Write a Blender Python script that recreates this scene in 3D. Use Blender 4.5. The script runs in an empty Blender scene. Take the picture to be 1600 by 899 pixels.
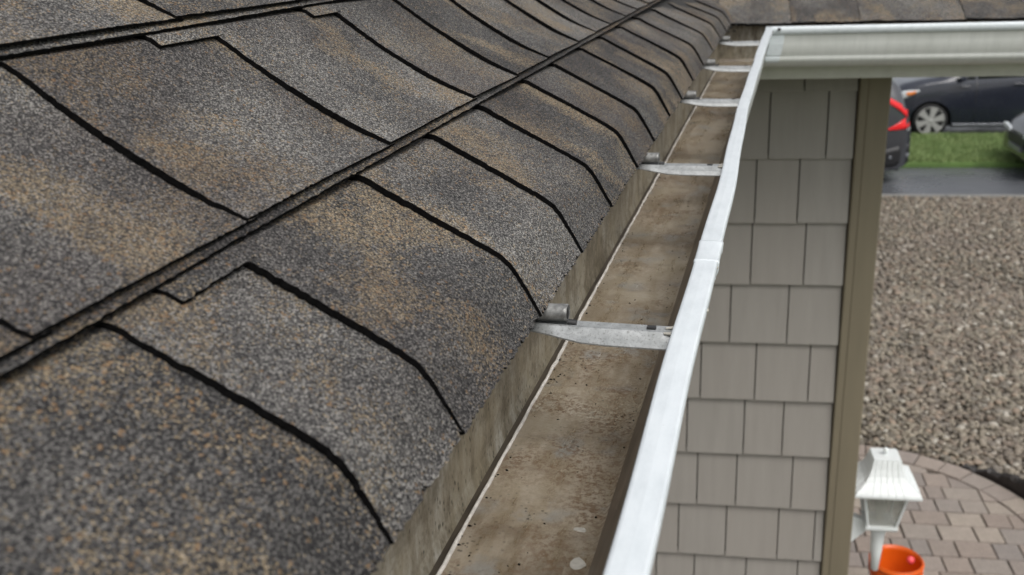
import bpy, bmesh, math, random
import numpy as np
from mathutils import Matrix, Vector

random.seed(7); rng = np.random.default_rng(11)
S = bpy.context.scene
COL = S.collection
HC = 3.5                       # camera height above the ground; profile numbers below are relative to the camera
AW = 0.10697                   # the wing of the house stands about six degrees off square
CA, SA = math.cos(AW), math.sin(AW)

# ------------------------------------------------------------------ camera
cam = bpy.data.cameras.new('camera'); camo = bpy.data.objects.new('camera', cam); COL.objects.link(camo)
RM = ((0.96600885, 0.05375674, -0.2528579), (0.25626439, -0.32775539, 0.90934315), (-0.03399221, -0.94323201, -0.33039055))
m = Matrix.Identity(4)
for i in range(3):
    m[i][0] = RM[i][0]; m[i][1] = -RM[i][1]; m[i][2] = -RM[i][2]
m[2][3] = HC
camo.matrix_world = m
cam.sensor_fit = 'HORIZONTAL'; cam.sensor_width = 36; cam.lens = 36*1580/1600
cam.clip_start = 0.02; cam.clip_end = 3000
cam.dof.use_dof = True; cam.dof.focus_distance = 0.82; cam.dof.aperture_fstop = 11.5
S.camera = camo

# ------------------------------------------------------------------ sky, sun, exposure (overcast)
SUN_EL, SUN_AZ = math.radians(58), math.radians(136)      # azimuth clockwise from +y: behind and to the right of the camera
wd = bpy.data.worlds.new('World'); S.world = wd; wd.use_nodes = True
wn = wd.node_tree.nodes; wl = wd.node_tree.links
bg = wn['Background']
sky = wn.new('ShaderNodeTexSky'); sky.sky_type = 'NISHITA'; sky.sun_disc = False
sky.sun_elevation = SUN_EL; sky.sun_rotation = SUN_AZ; sky.dust_density = 4.0; sky.air_density = 1.0; sky.ozone_density = 1.0
hs = wn.new('ShaderNodeHueSaturation'); hs.inputs['Saturation'].default_value = 0.22
wl.new(sky.outputs[0], hs.inputs['Color']); wl.new(hs.outputs[0], bg.inputs[0])
bg.inputs[1].default_value = 0.15
sun = bpy.data.lights.new('sun', 'SUN'); sun.energy = 1.2; sun.angle = math.radians(40); sun.color = (1.0, 0.97, 0.93)
suno = bpy.data.objects.new('sun', sun); COL.objects.link(suno)
sd = Vector((math.sin(SUN_AZ)*math.cos(SUN_EL), math.cos(SUN_AZ)*math.cos(SUN_EL), math.sin(SUN_EL)))
suno.rotation_euler = sd.to_track_quat('Z', 'Y').to_euler(); suno.location = (3, -3, 9)
S.view_settings.view_transform = 'Standard'; S.view_settings.look = 'None'
S.view_settings.gamma = 1; S.view_settings.use_curve_mapping = False
S.view_settings.exposure = 0.25

# ------------------------------------------------------------------ material helpers
class NT:
    def __init__(s, name):
        s.m = bpy.data.materials.new(name); s.m.use_nodes = True
        s.n = s.m.node_tree.nodes; s.l = s.m.node_tree.links; s.b = s.n['Principled BSDF']
    def new(s, t, **k):
        o = s.n.new('ShaderNode'+t)
        for a, v in k.items(): setattr(o, a, v)
        return o
    def put(s, sock, v):
        if hasattr(v, 'is_linked') or isinstance(v, bpy.types.NodeSocket): s.l.new(v, sock)
        else: sock.default_value = v
    def coord(s, kind='Object', scale=(1,1,1)):
        t = s.new('TexCoord'); mp = s.new('Mapping'); mp.inputs['Scale'].default_value = scale
        s.l.new(t.outputs[kind], mp.inputs[0]); return mp.outputs[0]
    def noise(s, vec, scale, detail=4, rough=.55, out=0, dist=0.):
        o = s.new('TexNoise'); s.l.new(vec, o.inputs['Vector']); o.inputs['Scale'].default_value = scale
        o.inputs['Detail'].default_value = detail; o.inputs['Roughness'].default_value = rough; o.inputs['Distortion'].default_value = dist
        return o.outputs[out]
    def vor(s, vec, scale, out='Color', feature='F1', metric=None, dims='3D', rand=1.):
        o = s.new('TexVoronoi'); o.voronoi_dimensions = dims; o.feature = feature
        if metric: o.distance = metric
        s.l.new(vec, o.inputs['Vector']); o.inputs['Scale'].default_value = scale; o.inputs['Randomness'].default_value = rand
        return o.outputs[out]
    def ramp(s, fac, stops, interp='LINEAR'):
        o = s.new('ValToRGB'); o.color_ramp.interpolation = interp; e = o.color_ramp.elements
        while len(e) < len(stops): e.new(.5)
        for q, (p, c) in zip(e, stops):
            q.position = p; q.color = (c, c, c, 1) if isinstance(c, (int, float)) else (*c, 1)
        s.l.new(fac, o.inputs[0]); return o.outputs[0]
    def math(s, op, a, b=0., clamp=False):
        o = s.new('Math', operation=op, use_clamp=clamp); s.put(o.inputs[0], a); s.put(o.inputs[1], b); return o.outputs[0]
    def mix(s, f, a, b, bt='MIX'):
        o = s.new('Mix', data_type='RGBA', blend_type=bt)
        s.put(o.inputs[0], f)
        for k, v in ((6, a), (7, b)):
            if isinstance(v, tuple) and len(v) == 3: v = (*v, 1)
            s.put(o.inputs[k], v)
        return o.outputs[2]
    def sep(s, c):
        o = s.new('SeparateColor'); s.l.new(c, o.inputs[0]); return o.outputs
    def bump(s, h, strength=.5, dist=.001, normal=None):
        o = s.new('Bump'); o.inputs['Strength'].default_value = strength; o.inputs['Distance'].default_value = dist
        s.l.new(h, o.inputs['Height'])
        if normal is not None: s.l.new(normal, o.inputs['Normal'])
        s.l.new(o.outputs[0], s.b.inputs['Normal']); return o.outputs[0]
    def set(s, **k):
        for a, v in k.items():
            a = a.replace('_', ' ')
            if isinstance(v, tuple) and len(v) == 3: v = (*v, 1)
            s.put(s.b.inputs[a], v)
        return s.m

def mat_shingle():
    t = NT('asphalt_shingle_granules')
    uv = t.coord('UV')
    rnd = t.new('ObjectInfo').outputs['Random']
    # each shingle blend: rectangular colour drops with dithered borders
    wob = t.new('VectorMath', operation='ADD')
    nz = t.noise(uv, 45, 2, .5, out=1)
    sc = t.new('VectorMath', operation='SCALE'); t.l.new(nz, sc.inputs[0]); sc.inputs['Scale'].default_value = .03
    t.l.new(uv, wob.inputs[0]); t.l.new(sc.outputs[0], wob.inputs[1])
    mp = t.new('Mapping'); mp.inputs['Scale'].default_value = (9.5, 8.5, 1); t.l.new(wob.outputs[0], mp.inputs[0])
    drop = t.vor(mp.outputs[0], 1.0, 'Color', 'F1', 'CHEBYCHEV', '2D')
    d = t.sep(drop)
    soft = t.noise(uv, 11, 3, .6)
    soft2 = t.noise(uv, 26, 3, .6)
    # granules
    g = t.vor(uv, 880, 'Color', dims='2D'); gs = t.sep(g)
    gd = t.vor(uv, 880, 'Distance', dims='2D')
    g2 = t.sep(t.vor(uv, 520, 'Color', dims='2D'))
    # grey granule brightness: soft dark and light areas inside each shingle
    big = t.noise(uv, 6.5, 3, .55, dist=.4)
    lvl = t.math('ADD', t.math('MULTIPLY', d[0], .13), t.math('MULTIPLY', t.ramp(big, [(.32, 0.), (.66, 1.)]), .20))
    lvl = t.math('ADD', lvl, t.math('MULTIPLY', soft2, .16)); lvl = t.math('ADD', lvl, t.math('MULTIPLY', rnd, .26))
    v = t.math('ADD', t.math('MULTIPLY', gs[0], .84), t.math('SUBTRACT', lvl, .295))
    grey = t.ramp(v, [(0.0, (.015, .0145, .015)), (.28, (.043, .041, .041)), (.52, (.102, .097, .093)), (.78, (.195, .185, .174)), (1., (.38, .365, .335))])
    # warm granules gather in soft tan areas
    wn_ = t.noise(t.coord('UV', (1.0, 1.0, 1)), 8.5, 3, .6, dist=.3)
    pw = t.math('MULTIPLY', t.ramp(wn_, [(.46, 0.), (.60, 1.)]), t.math('ADD', t.math('MULTIPLY', d[1], .50), .26))
    pw = t.math('ADD', pw, t.math('ADD', t.math('MULTIPLY', t.math('SUBTRACT', soft2, .5), .25), .045))
    warm = t.math('MULTIPLY', t.math('LESS_THAN', gs[1], pw), .92)
    wcol = t.ramp(gs[2], [(0, (.085, .068, .050)), (.35, (.20, .160, .112)), (.7, (.32, .262, .180)), (.9, (.44, .335, .205)), (1., (.54, .455, .34))])
    c = t.mix(warm, grey, wcol)
    # scattered larger orange granules
    fl = t.math('GREATER_THAN', g2[0], t.math('SUBTRACT', .990, t.math('MULTIPLY', pw, .09)))
    c = t.mix(t.math('MULTIPLY', fl, .75), c, (.33, .205, .105))
    # bluish black drops
    rn2 = t.math('FRACT', t.math('MULTIPLY', rnd, 7.31))
    bl = t.math('MULTIPLY', t.math('MULTIPLY', t.ramp(t.noise(uv, 5.0, 2, .5, dist=.3), [(.40, 0.), (.58, 1.)]), t.math('ADD', t.math('MULTIPLY', rn2, .85), .15)), .85)
    c = t.mix(bl, c, t.mix(1., c, (.42, .375, .385), 'MULTIPLY'))
    gap = t.ramp(gd, [(.38, 1.), (.72, .22)])  # shadows between granules, painted as a darkening of the colour
    c = t.mix(1., c, gap, 'MULTIPLY')
    h = t.math('ADD', t.math('SUBTRACT', 1., gd), t.math('MULTIPLY', gs[0], .6))
    t.bump(h, .9, .0011)
    return t.set(Base_Color=c, Roughness=.85, Specular_IOR_Level=.35)

def mat_simple(name, col, rough=.6, metal=0., var=0., scale=40, bump=0., bscale=200, coord='Object', stretch=(1,1,1), spec=.5, coat=0.):
    t = NT(name); v = t.coord(coord, stretch)
    if var:
        n = t.noise(v, scale, 5, .6)
        lo = tuple(c*(1-var) for c in col); hi = tuple(min(1, c*(1+var)) for c in col)
        t.set(Base_Color=t.ramp(n, [(.3, lo), (.7, hi)]))
    else: t.set(Base_Color=col)
    if bump: t.bump(t.noise(v, bscale, 4, .6), bump, .001)
    return t.set(Roughness=rough, Metallic=metal, Specular_IOR_Level=spec, Coat_Weight=coat)

def mat_gutter_inside():
    t = NT('dirty_gutter_aluminium')
    v = t.coord('Object', (1, 1, 1)); vs = t.coord('Object', (1, .22, 1)); vx = t.coord('Object', (.35, 1, 1))
    a = t.noise(v, 9, 6, .65); b = t.noise(vs, 60, 6, .7); c = t.noise(v, 420, 3, .7); d = t.noise(vx, 55, 5, .7); e = t.noise(v, 22, 4, .6)
    base = t.ramp(a, [(.30, (.100, .078, .050)), (.44, (.195, .156, .105)), (.58, (.27, .226, .160)), (.74, (.39, .35, .275))])
    base = t.mix(t.ramp(b, [(.42, 0.), (.66, .60)]), base, (.38, .335, .27))
    base = t.mix(t.ramp(d, [(.52, 0.), (.74, .65)]), base, (.14, .108, .078))
    base = t.mix(t.ramp(e, [(.54, 0.), (.66, .6)]), base, (.23, .235, .225))
    rust = t.math('MULTIPLY', t.ramp(t.noise(v, 260, 4, .8), [(.46, 0.), (.58, .85)]), t.ramp(t.noise(v, 17, 3, .6), [(.42, .1), (.62, 1.)]))
    base = t.mix(rust, base, (.13, .078, .042))
    sp = t.ramp(t.vor(v, 210, 'Distance'), [(.16, 1.), (.26, 0.)])
    spm = t.math('MULTIPLY', sp, t.ramp(t.noise(v, 14, 3, .6), [(.50, 0.), (.62, .85)]))
    base = t.mix(spm, base, (.022, .020, .013))
    sc = t.ramp(t.noise(t.coord('Object', (5, .5, 5)), 30, 3, .6), [(.70, 0.), (.74, .4)])
    base = t.mix(sc, base, (.55, .52, .47))
    t.bump(t.math('ADD', c, t.math('MULTIPLY', a, .5)), .35, .0012)
    return t.set(Base_Color=base, Roughness=t.ramp(b, [(.3, .20), (.7, .48)]), Specular_IOR_Level=.45)

def mat_gutter_back():
    t = NT('mossy_gutter_back')
    v = t.coord('Object'); vz = t.coord('Object', (1, .6, .22))
    a = t.noise(vz, 60, 8, .78); b = t.noise(v, 13, 4, .6)
    base = t.ramp(a, [(.36, (.085, .070, .046)), (.46, (.235, .205, .150)), (.56, (.36, .335, .27)), (.70, (.55, .54, .49))])
    base = t.mix(t.ramp(b, [(.45, 0.), (.6, .5)]), base, (.36, .315, .22))
    sp = t.ramp(t.vor(t.coord('Object', (1, 1, .6)), 230, 'Distance'), [(.10, 1.), (.30, 0.)])
    base = t.mix(t.math('MULTIPLY', sp, t.ramp(t.noise(v, 34, 5, .75), [(.40, 0.), (.55, .95)])), base, (.020, .022, .012))
    dm = t.ramp(t.noise(t.coord('Object', (1, .5, 1)), 24, 6, .75), [(.50, 0.), (.66, .75)])
    base = t.mix(dm, base, (.12, .10, .068))
    t.bump(t.noise(v, 300, 4, .7), .3, .001)
    return t.set(Base_Color=base, Roughness=.5)

def mat_white_lip():
    t = NT('white_painted_aluminium')
    v = t.coord('Object', (1, .35, 1))
    n = t.noise(v, 70, 5, .7); k = t.noise(t.coord('Object'), 500, 2, .6)
    c = t.ramp(n, [(.25, (.53, .57, .59)), (.55, (.62, .66, .68)), (.8, (.655, .69, .705))])
    c = t.mix(t.ramp(k, [(.70, 0.), (.78, .35)]), c, (.35, .34, .30))
    t.bump(t.noise(v, 40, 3, .6), .12, .002)
    return t.set(Base_Color=c, Roughness=.38)

def mat_white_face():
    t = NT('weathered_white_gutter_face')
    v = t.coord('Object', (1, 1, .12))
    n = t.noise(v, 55, 5, .7); g = t.noise(t.coord('Object'), 6, 3, .6)
    c = t.ramp(n, [(.25, (.53, .54, .515)), (.5, (.60, .61, .58)), (.75, (.645, .65, .625))])
    c = t.mix(t.ramp(g, [(.4, 0.), (.7, .3)]), c, (.50, .51, .475))
    return t.set(Base_Color=c, Roughness=.45)

def mat_galv():
    t = NT('galvanised_hanger_metal')
    v = t.coord('Object')
    s = t.ramp(t.noise(v, 700, 3, .7), [(.55, 0.), (.66, .65)])
    c = t.ramp(t.noise(v, 120, 4, .6), [(.3, (.27, .28, .275)), (.7, (.44, .45, .445))])
    c = t.mix(s, c, (.12, .115, .10))
    t.bump(t.noise(v, 400, 3, .6), .2, .0006)
    return t.set(Base_Color=c, Roughness=.36, Metallic=.55)

def mat_shake():
    t = NT('painted_shake_siding')
    v = t.coord('UV', (1, .10, 1))
    rnd = t.new('ObjectInfo').outputs['Random']
    n = t.noise(v, 30, 4, .6); f = t.noise(v, 160, 3, .6)
    c = t.ramp(n, [(.3, (.272, .254, .231)), (.7, (.312, .292, .267))])
    c = t.mix(t.ramp(f, [(.55, 0.), (.75, .2)]), c, (.245, .226, .20))
    c = t.mix(t.math('MULTIPLY', rnd, .35), c, (.30, .27, .24))
    t.bump(f, .28, .0015)
    return t.set(Base_Color=c, Roughness=.62)

def mat_stone():
    t = NT('river_gravel'); rnd = t.new('NewGeometry').outputs['Random Per Island']
    c = t.ramp(rnd, [(0, (.130, .112, .084)), (.16, (.23, .198, .148)), (.32, (.18, .143, .106)), (.46, (.28, .245, .186)), (.6, (.20, .175, .132)), (.74, (.160, .142, .114)), (.86, (.26, .20, .144)), (.95, (.42, .39, .33))], 'CONSTANT')
    n = t.noise(t.coord('Object'), 90, 4, .6)
    patch = t.noise(t.coord('Object'), 1.1, 3, .6)
    c = t.mix(t.ramp(patch, [(.42, 0.), (.66, .38)]), c, (.205, .160, .132))
    c = t.mix(1., c, t.ramp(n, [(.3, .75), (.7, 1.1)]), 'MULTIPLY')
    return t.set(Base_Color=c, Roughness=.55)

def mat_paver():
    t = NT('tumbled_concrete_paver'); rnd = t.new('ObjectInfo').outputs['Random']
    c = t.ramp(rnd, [(0, (.22, .176, .147)), (.2, (.28, .232, .196)), (.4, (.24, .205, .182)), (.6, (.32, .272, .222)), (.8, (.21, .184, .166)), (1, (.265, .213, .174))])
    n = t.noise(t.coord('Object'), 60, 5, .7); k = t.noise(t.coord('Object'), 9, 3, .6)
    c = t.mix(1., c, t.ramp(n, [(.25, .72), (.75, 1.2)]), 'MULTIPLY')
    c = t.mix(t.ramp(k, [(.5, 0.), (.7, .25)]), c, (.20, .17, .15))
    t.bump(n, .4, .003)
    return t.set(Base_Color=c, Roughness=.7)

def mat_asphalt():
    t = NT('wet_asphalt'); v = t.coord('Object')
    c = t.ramp(t.noise(v, 120, 4, .7), [(.3, (.065, .069, .076)), (.7, (.105, .110, .120))])
    r = t.ramp(t.noise(v, 1.3, 4, .6), [(.35, .20), (.65, .45)])
    t.bump(t.noise(v, 180, 3, .6), .12, .003)
    return t.set(Base_Color=c, Roughness=r, Specular_IOR_Level=.7)

def mat_grass():
    t = NT('grass_blades'); rnd = t.new('NewGeometry').outputs['Random Per Island']
    c = t.ramp(rnd, [(0, (.14, .21, .065)), (.5, (.19, .27, .09)), (1, (.28, .35, .14))])
    p = t.noise(t.coord('Object'), 2.2, 3, .6)
    c = t.mix(t.ramp(p, [(.45, 0.), (.65, .5)]), c, (.14, .23, .065))
    return t.set(Base_Color=c, Roughness=.6)

def mat_glass(name, col, alpha=.35):
    t = NT(name); return t.set(Base_Color=col, Roughness=.12, Alpha=alpha, Specular_IOR_Level=.6)

M = dict(
    shingle=mat_shingle(),
    core=mat_simple('black_asphalt_core', (.005, .0048, .0048), .95, var=.4, scale=300, bump=.5, bscale=500, spec=.05),
    deck=mat_simple('roof_underlay', (.02, .019, .018), .9, var=.3, scale=80),
    inside=mat_gutter_inside(), back=mat_gutter_back(), lip=mat_white_lip(), face=mat_white_face(), galv=mat_galv(),
    seal=mat_simple('white_sealant_flake', (.40, .38, .33), .5, var=.18, scale=220, bump=.4, bscale=300),
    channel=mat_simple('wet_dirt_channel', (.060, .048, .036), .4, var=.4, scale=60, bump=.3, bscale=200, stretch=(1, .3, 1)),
    frontdirtshade=mat_simple('stained_and_shaded_gutter_front', (.150, .118, .088), .5, var=.35, scale=45, bump=.3, bscale=250, stretch=(1, .3, 1)),  # dirt brown, with the inner front wall's shade darkened into the colour
    bead=mat_simple('pale_sheet_edge', (.66, .63, .58), .4, var=.25, scale=120),
    oldmetal=mat_simple('stained_ferrule_metal', (.22, .22, .21), .42, .4, var=.5, scale=160, bump=.3, bscale=400),
    dark=mat_simple('dark_plastic', (.02, .02, .02), .5),
    shake=mat_shake(),
    board=mat_simple('olive_brown_trim_paint', (.190, .162, .112), .5, var=.10, scale=14, bump=.08, bscale=60, stretch=(1, 1, .1)),
    fascia=mat_simple('grey_white_fascia', (.58, .575, .53), .5, var=.08, scale=20),
    soffit=mat_simple('soffit_paint', (.40, .38, .34), .6, var=.06, scale=20),
    sheath=mat_simple('wall_backing', (.11, .10, .088), .8, var=.2, scale=30),
    stone=mat_stone(), paver=mat_paver(), asphalt=mat_asphalt(), grass=mat_grass(),
    soil=mat_simple('damp_soil', (.085, .072, .058), .9, var=.35, scale=25, bump=.5, bscale=60),
    lawn=mat_simple('lawn_ground', (.09, .155, .04), .9, var=.3, scale=3, bump=.5, bscale=50),
    sand=mat_simple('joint_sand', (.080, .066, .054), .9, var=.3, scale=80),
    kerb=mat_simple('concrete_kerb', (.20, .195, .18), .8, var=.2, scale=30, bump=.3),
    edging=mat_simple('black_plastic_edging', (.022, .018, .016), .55, var=.5, scale=30),
    lampwhite=mat_simple('white_lamp_paint', (.76, .79, .78), .35, var=.04, scale=30),
    lampglass=mat_glass('grey_lamp_glass', (.48, .48, .43), .42),
    bulb=mat_simple('frosted_bulb', (.75, .74, .68), .3),
    orange=mat_simple('orange_plastic', (.66, .105, .006), .35, var=.06, scale=20),
    pink=mat_simple('pink_plastic', (.85, .10, .12), .4),
    navy=mat_simple('navy_car_paint', (.020, .023, .034), .22, var=.1, scale=3, coat=.8),
    grey=mat_simple('charcoal_car_paint', (.040, .042, .048), .25, var=.1, scale=3, coat=.8),
    black=mat_simple('black_car_paint', (.010, .011, .014), .2, var=.1, scale=3, coat=.8),
    tyre=mat_simple('tyre_rubber', (.012, .012, .012), .8, var=.3, scale=40),
    rim=mat_simple('silver_alloy', (.40, .40, .38), .4, .2, var=.1, scale=30),
    carglass=mat_simple('dark_car_glass', (.008, .010, .012), .06, spec=.8),
    lens=mat_simple('clear_headlight_lens', (.62, .65, .66), .12, .2),
    amber=mat_simple('amber_lens', (.80, .22, .02), .25),
    red=mat_simple('red_tail_lens', (.72, .014, .018), .2),
    trim=mat_simple('black_bumper_plastic', (.014, .014, .015), .5, var=.2, scale=30),
    chrome=mat_simple('grey_sill_trim', (.22, .23, .25), .3, .4),
)

# ------------------------------------------------------------------ mesh helpers
def link(name, me, parent=None, loc=None, rz=None):
    o = bpy.data.objects.new(name, me); COL.objects.link(o)
    if parent: o.parent = parent
    if loc is not None: o.location = loc
    if rz is not None: o.rotation_euler = (0, 0, rz)
    return o
def mesh(name, verts, faces, mats, fm=None, uvs=None, smooth=False):
    me = bpy.data.meshes.new(name); me.from_pydata([tuple(v) for v in verts], [], [tuple(f) for f in faces])
    for k in (mats if isinstance(mats, (list, tuple)) else [mats]): me.materials.append(M[k])
    if fm is not None: me.polygons.foreach_set('material_index', np.array(fm, 'i'))
    if uvs is not None:
        ul = me.uv_layers.new(name='UVMap'); li = np.zeros(len(me.loops), 'i'); me.loops.foreach_get('vertex_index', li)
        ul.data.foreach_set('uv', np.asarray(uvs, 'f')[li].ravel())
    if smooth: me.polygons.foreach_set('use_smooth', np.ones(len(me.polygons), bool))
    me.update(); return me
def tag(o, label=None, cat=None, group=None, kind=None):
    for k, v in (('label', label), ('category', cat), ('group', group), ('kind', kind)):
        if v: o[k] = v
    return o
def empty(name, loc=(0, 0, 0), rz=0.):
    o = bpy.data.objects.new(name, None); COL.objects.link(o); o.location = loc; o.rotation_euler = (0, 0, rz); o.empty_display_size = .1
    return o
class MB:                      # collects pieces of ONE part
    def __init__(s): s.v = []; s.f = []; s.m = []; s.sm = []
    def add(s, v, f, mi=0, smooth=False):
        b = len(s.v); s.v += [tuple(p) for p in v]; s.f += [tuple(b+i for i in q) for q in f]; s.m += [mi]*len(f); s.sm += [smooth]*len(f)
        return s
    def box(s, a, b, mi=0):
        (x0, y0, z0), (x1, y1, z1) = a, b
        v = [(x0,y0,z0),(x1,y0,z0),(x1,y1,z0),(x0,y1,z0),(x0,y0,z1),(x1,y0,z1),(x1,y1,z1),(x0,y1,z1)]
        return s.add(v, [(0,3,2,1),(4,5,6,7),(0,1,5,4),(1,2,6,5),(2,3,7,6),(3,0,4,7)], mi)
    def rings(s, rs, cap=True, mi=0, smooth=True, closed=True):
        n = len(rs[0]); v = [p for r in rs for p in r]; f = []
        for i in range(len(rs)-1):
            for j in range(n if closed else n-1):
                k = (j+1) % n; f.append((i*n+j, i*n+k, (i+1)*n+k, (i+1)*n+j))
        s.add(v, f, mi, smooth)
        if cap and closed:
            s.add(rs[0], [tuple(range(n))[::-1]], mi); s.add(rs[-1], [tuple(range(n))], mi)
        return s
    def lathe(s, prof, n=24, cx=0, cy=0, mi=0, cap=True):
        return s.rings([[(cx+r*math.cos(2*math.pi*k/n), cy+r*math.sin(2*math.pi*k/n), z) for k in range(n)] for r, z in prof], cap, mi)
    def tube(s, pts, r, n=8, mi=0):
        pts = [Vector(p) for p in pts]; rs = []
        for i, p in enumerate(pts):
            d = (pts[min(i+1, len(pts)-1)] - pts[max(i-1, 0)]).normalized()
            a = d.orthogonal().normalized() if i == 0 else (prev - d*prev.dot(d)).normalized(); prev = a
            b = d.cross(a); rr = r[i] if isinstance(r, (list, tuple)) else r
            rs.append([tuple(p + a*rr*math.cos(2*math.pi*k/n) + b*rr*math.sin(2*math.pi*k/n)) for k in range(n)])
        return s.rings(rs, True, mi)
    def build(s, name, mats, parent=None, bevel=0.):
        me = mesh(name, s.v, s.f, mats, s.m); me.polygons.foreach_set('use_smooth', np.array(s.sm, bool))
        bm = bmesh.new(); bm.from_mesh(me); bmesh.ops.recalc_face_normals(bm, faces=bm.faces)
        if bevel: bmesh.ops.bevel(bm, geom=list(bm.edges), offset=bevel, segments=2, affect='EDGES', profile=.6)
        bm.to_mesh(me); bm.free()
        return link(name, me, parent)
def UV(u, v, z=0.): return (u*CA - v*SA, u*SA + v*CA, z)        # wing frame to world

# ================================================================== THE SETTING
def sheet(name, u0, u1, v0, v1, z, mat, nu=1, nv=1):
    vs = [(u0+(u1-u0)*i/nu, v0+(v1-v0)*j/nv, z) for j in range(nv+1) for i in range(nu+1)]
    fs = [(j*(nu+1)+i, j*(nu+1)+i+1, (j+1)*(nu+1)+i+1, (j+1)*(nu+1)+i) for j in range(nv) for i in range(nu)]
    return tag(link(name, mesh(name, vs, fs, mat), None, (0, 0, 0), AW), kind='structure')
g = sheet('ground', -900, 900, -900, 900, -.02, 'lawn')
sheet('gravel_bed', -8, 14, -4, 13.8, -.008, 'soil')
road = sheet('street', -30, 40, 13.8, 22.0, -.004, 'asphalt')
# kerb between gravel and street
kb = MB()
for k in range(14): kb.box((-6+k*1.2, 13.74, -.02), (-6+k*1.2+1.192, 13.82, .028))
ko = kb.build('kerb', 'kerb', None, .006); ko.rotation_euler = (0, 0, AW); tag(ko, kind='structure')
# raised grass island between the parked cars
isl = MB(); isl.box((2.84, 15.55, -.02), (5.28, 17.72, .07)); isl.box((5.281, 16.25, -.02), (9, 17.72, .07)); isl.box((-1, 16.25, -.02), (2.839, 17.72, .07)); io = isl.build('grass_verge', 'lawn', None, .02); io.rotation_euler = (0, 0, AW); tag(io, kind='structure')
def blades(name, n, u0, u1, v0, v1, z, hgt):
    c = np.stack([rng.uniform(u0, u1, n), rng.uniform(v0, v1, n), np.full(n, z)], 1)
    th = rng.uniform(0, 2*np.pi, n); w = rng.uniform(.004, .008, n); h = rng.uniform(.5, 1.2, n)*hgt
    d = np.stack([np.cos(th), np.sin(th), 0*th], 1); ln = np.stack([-np.sin(th), np.cos(th), 0*th], 1)*rng.uniform(-.5, .5, n)[:, None]
    up = np.array([0, 0, 1.])
    a = c - d*w[:, None]; b = c + d*w[:, None]; mid = c + up*(h*.6)[:, None] + ln*(h*.4)[:, None]; t = c + up*h[:, None] + ln*h[:, None]
    v = np.stack([a, b, mid + d*(w*.7)[:, None], mid - d*(w*.7)[:, None], t], 1).reshape(-1, 3)
    i = np.arange(n)*5
    f = [(k, k+1, k+2, k+3) for k in i] + [(k+3, k+2, k+4) for k in i]
    o = link(name, mesh(name, v, f, 'grass'), None, (0, 0, 0), AW)
    return o
tag(blades('grass', 46000, 2.86, 5.9, 15.57, 17.70, .068, .055), 'short green grass growing on the verge between the parked cars', 'grass', kind='stuff')

# ------------------------------------------------------------------ gravel
PC = (1.20, 5.50); PR = 1.14                     # patio: a round end with a straight run beside the house (wing frame)
def on_patio(u, v, m=0.): return (math.hypot(u-PC[0], v-PC[1]) < PR+m) if v > PC[1] else (abs(u-PC[0]) < PR+m)
def ico(sub):
    bm = bmesh.new(); bmesh.ops.create_icosphere(bm, subdivisions=sub, radius=1)
    v = np.array([p.co[:] for p in bm.verts]); f = np.array([[q.index for q in p.verts] for p in bm.faces]); bm.free(); return v, f
def stones(pos, rad, sub):
    bv, bf = ico(sub); n = len(pos); nv = len(bv)
    th = rng.uniform(0, 2*np.pi, n); sc = np.stack([rng.uniform(.8, 1.35, n), rng.uniform(.7, 1.05, n), rng.uniform(.45, .8, n)], 1)*rad[:, None]
    v = bv[None]*(1+rng.normal(0, .09, (n, nv, 1)))*sc[:, None]
    tl = rng.normal(0, .25, n); x = v[..., 0]; z = v[..., 2]
    v = np.stack([x*np.cos(tl)[:, None]-z*np.sin(tl)[:, None], v[..., 1], x*np.sin(tl)[:, None]+z*np.cos(tl)[:, None]], -1)
    c, s = np.cos(th)[:, None], np.sin(th)[:, None]
    v = np.stack([v[..., 0]*c - v[..., 1]*s, v[..., 0]*s + v[..., 1]*c, v[..., 2]], -1) + pos[:, None]
    f = (bf[None] + (np.arange(n)*nv)[:, None, None]).reshape(-1, 3)
    return v.reshape(-1, 3), f
def grid_pos(u0f, u1f, v0, v1, st):
    P = []
    v = v0
    while v < v1:
        us = np.arange(u0f(v), u1f(v), st); P.append(np.stack([us, np.full(len(us), v), 0*us], 1)); v += st*.87
    P = np.concatenate(P); P[:, :2] += rng.uniform(-st*.55, st*.55, (len(P), 2)); return P
P1 = grid_pos(lambda v: .15*v, lambda v: .36*v+.55, 4.9, 10, .033)
P1 = P1[[not on_patio(p[0], p[1], .04) for p in P1]]
P2 = grid_pos(lambda v: .18*v, lambda v: .36*v+.5, 10, 13.72, .043)
r1 = .011+.020*rng.random(len(P1))**1.8; r2 = rng.uniform(.016, .030, len(P2))
P1[:, 2] = r1*.25 + rng.uniform(-.004, .014, len(P1)); P2[:, 2] = r2*.25 + rng.uniform(-.004, .014, len(P2))
va, fa = stones(P1, r1, 2); vb, fb = stones(P2, r2, 1)
gv = np.concatenate([va, vb]); gf = np.concatenate([fa, fb+len(va)])
gm = bpy.data.meshes.new('gravel'); gm.vertices.add(len(gv)); gm.vertices.foreach_set('co', gv.astype('f').ravel())
gm.loops.add(gf.size); gm.loops.foreach_set('vertex_index', gf.astype('i').ravel())
gm.polygons.add(len(gf)); gm.polygons.foreach_set('loop_start', np.arange(0, gf.size, 3, dtype='i')); gm.polygons.foreach_set('loop_total', np.full(len(gf), 3, 'i'))
gm.polygons.foreach_set('use_smooth', np.ones(len(gf), bool)); gm.update(calc_edges=True); gm.materials.append(M['stone'])
tag(link('gravel', gm, None, (0, 0, 0), AW), 'bed of small tan and grey river stones between patio and street', 'gravel', kind='stuff')

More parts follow.
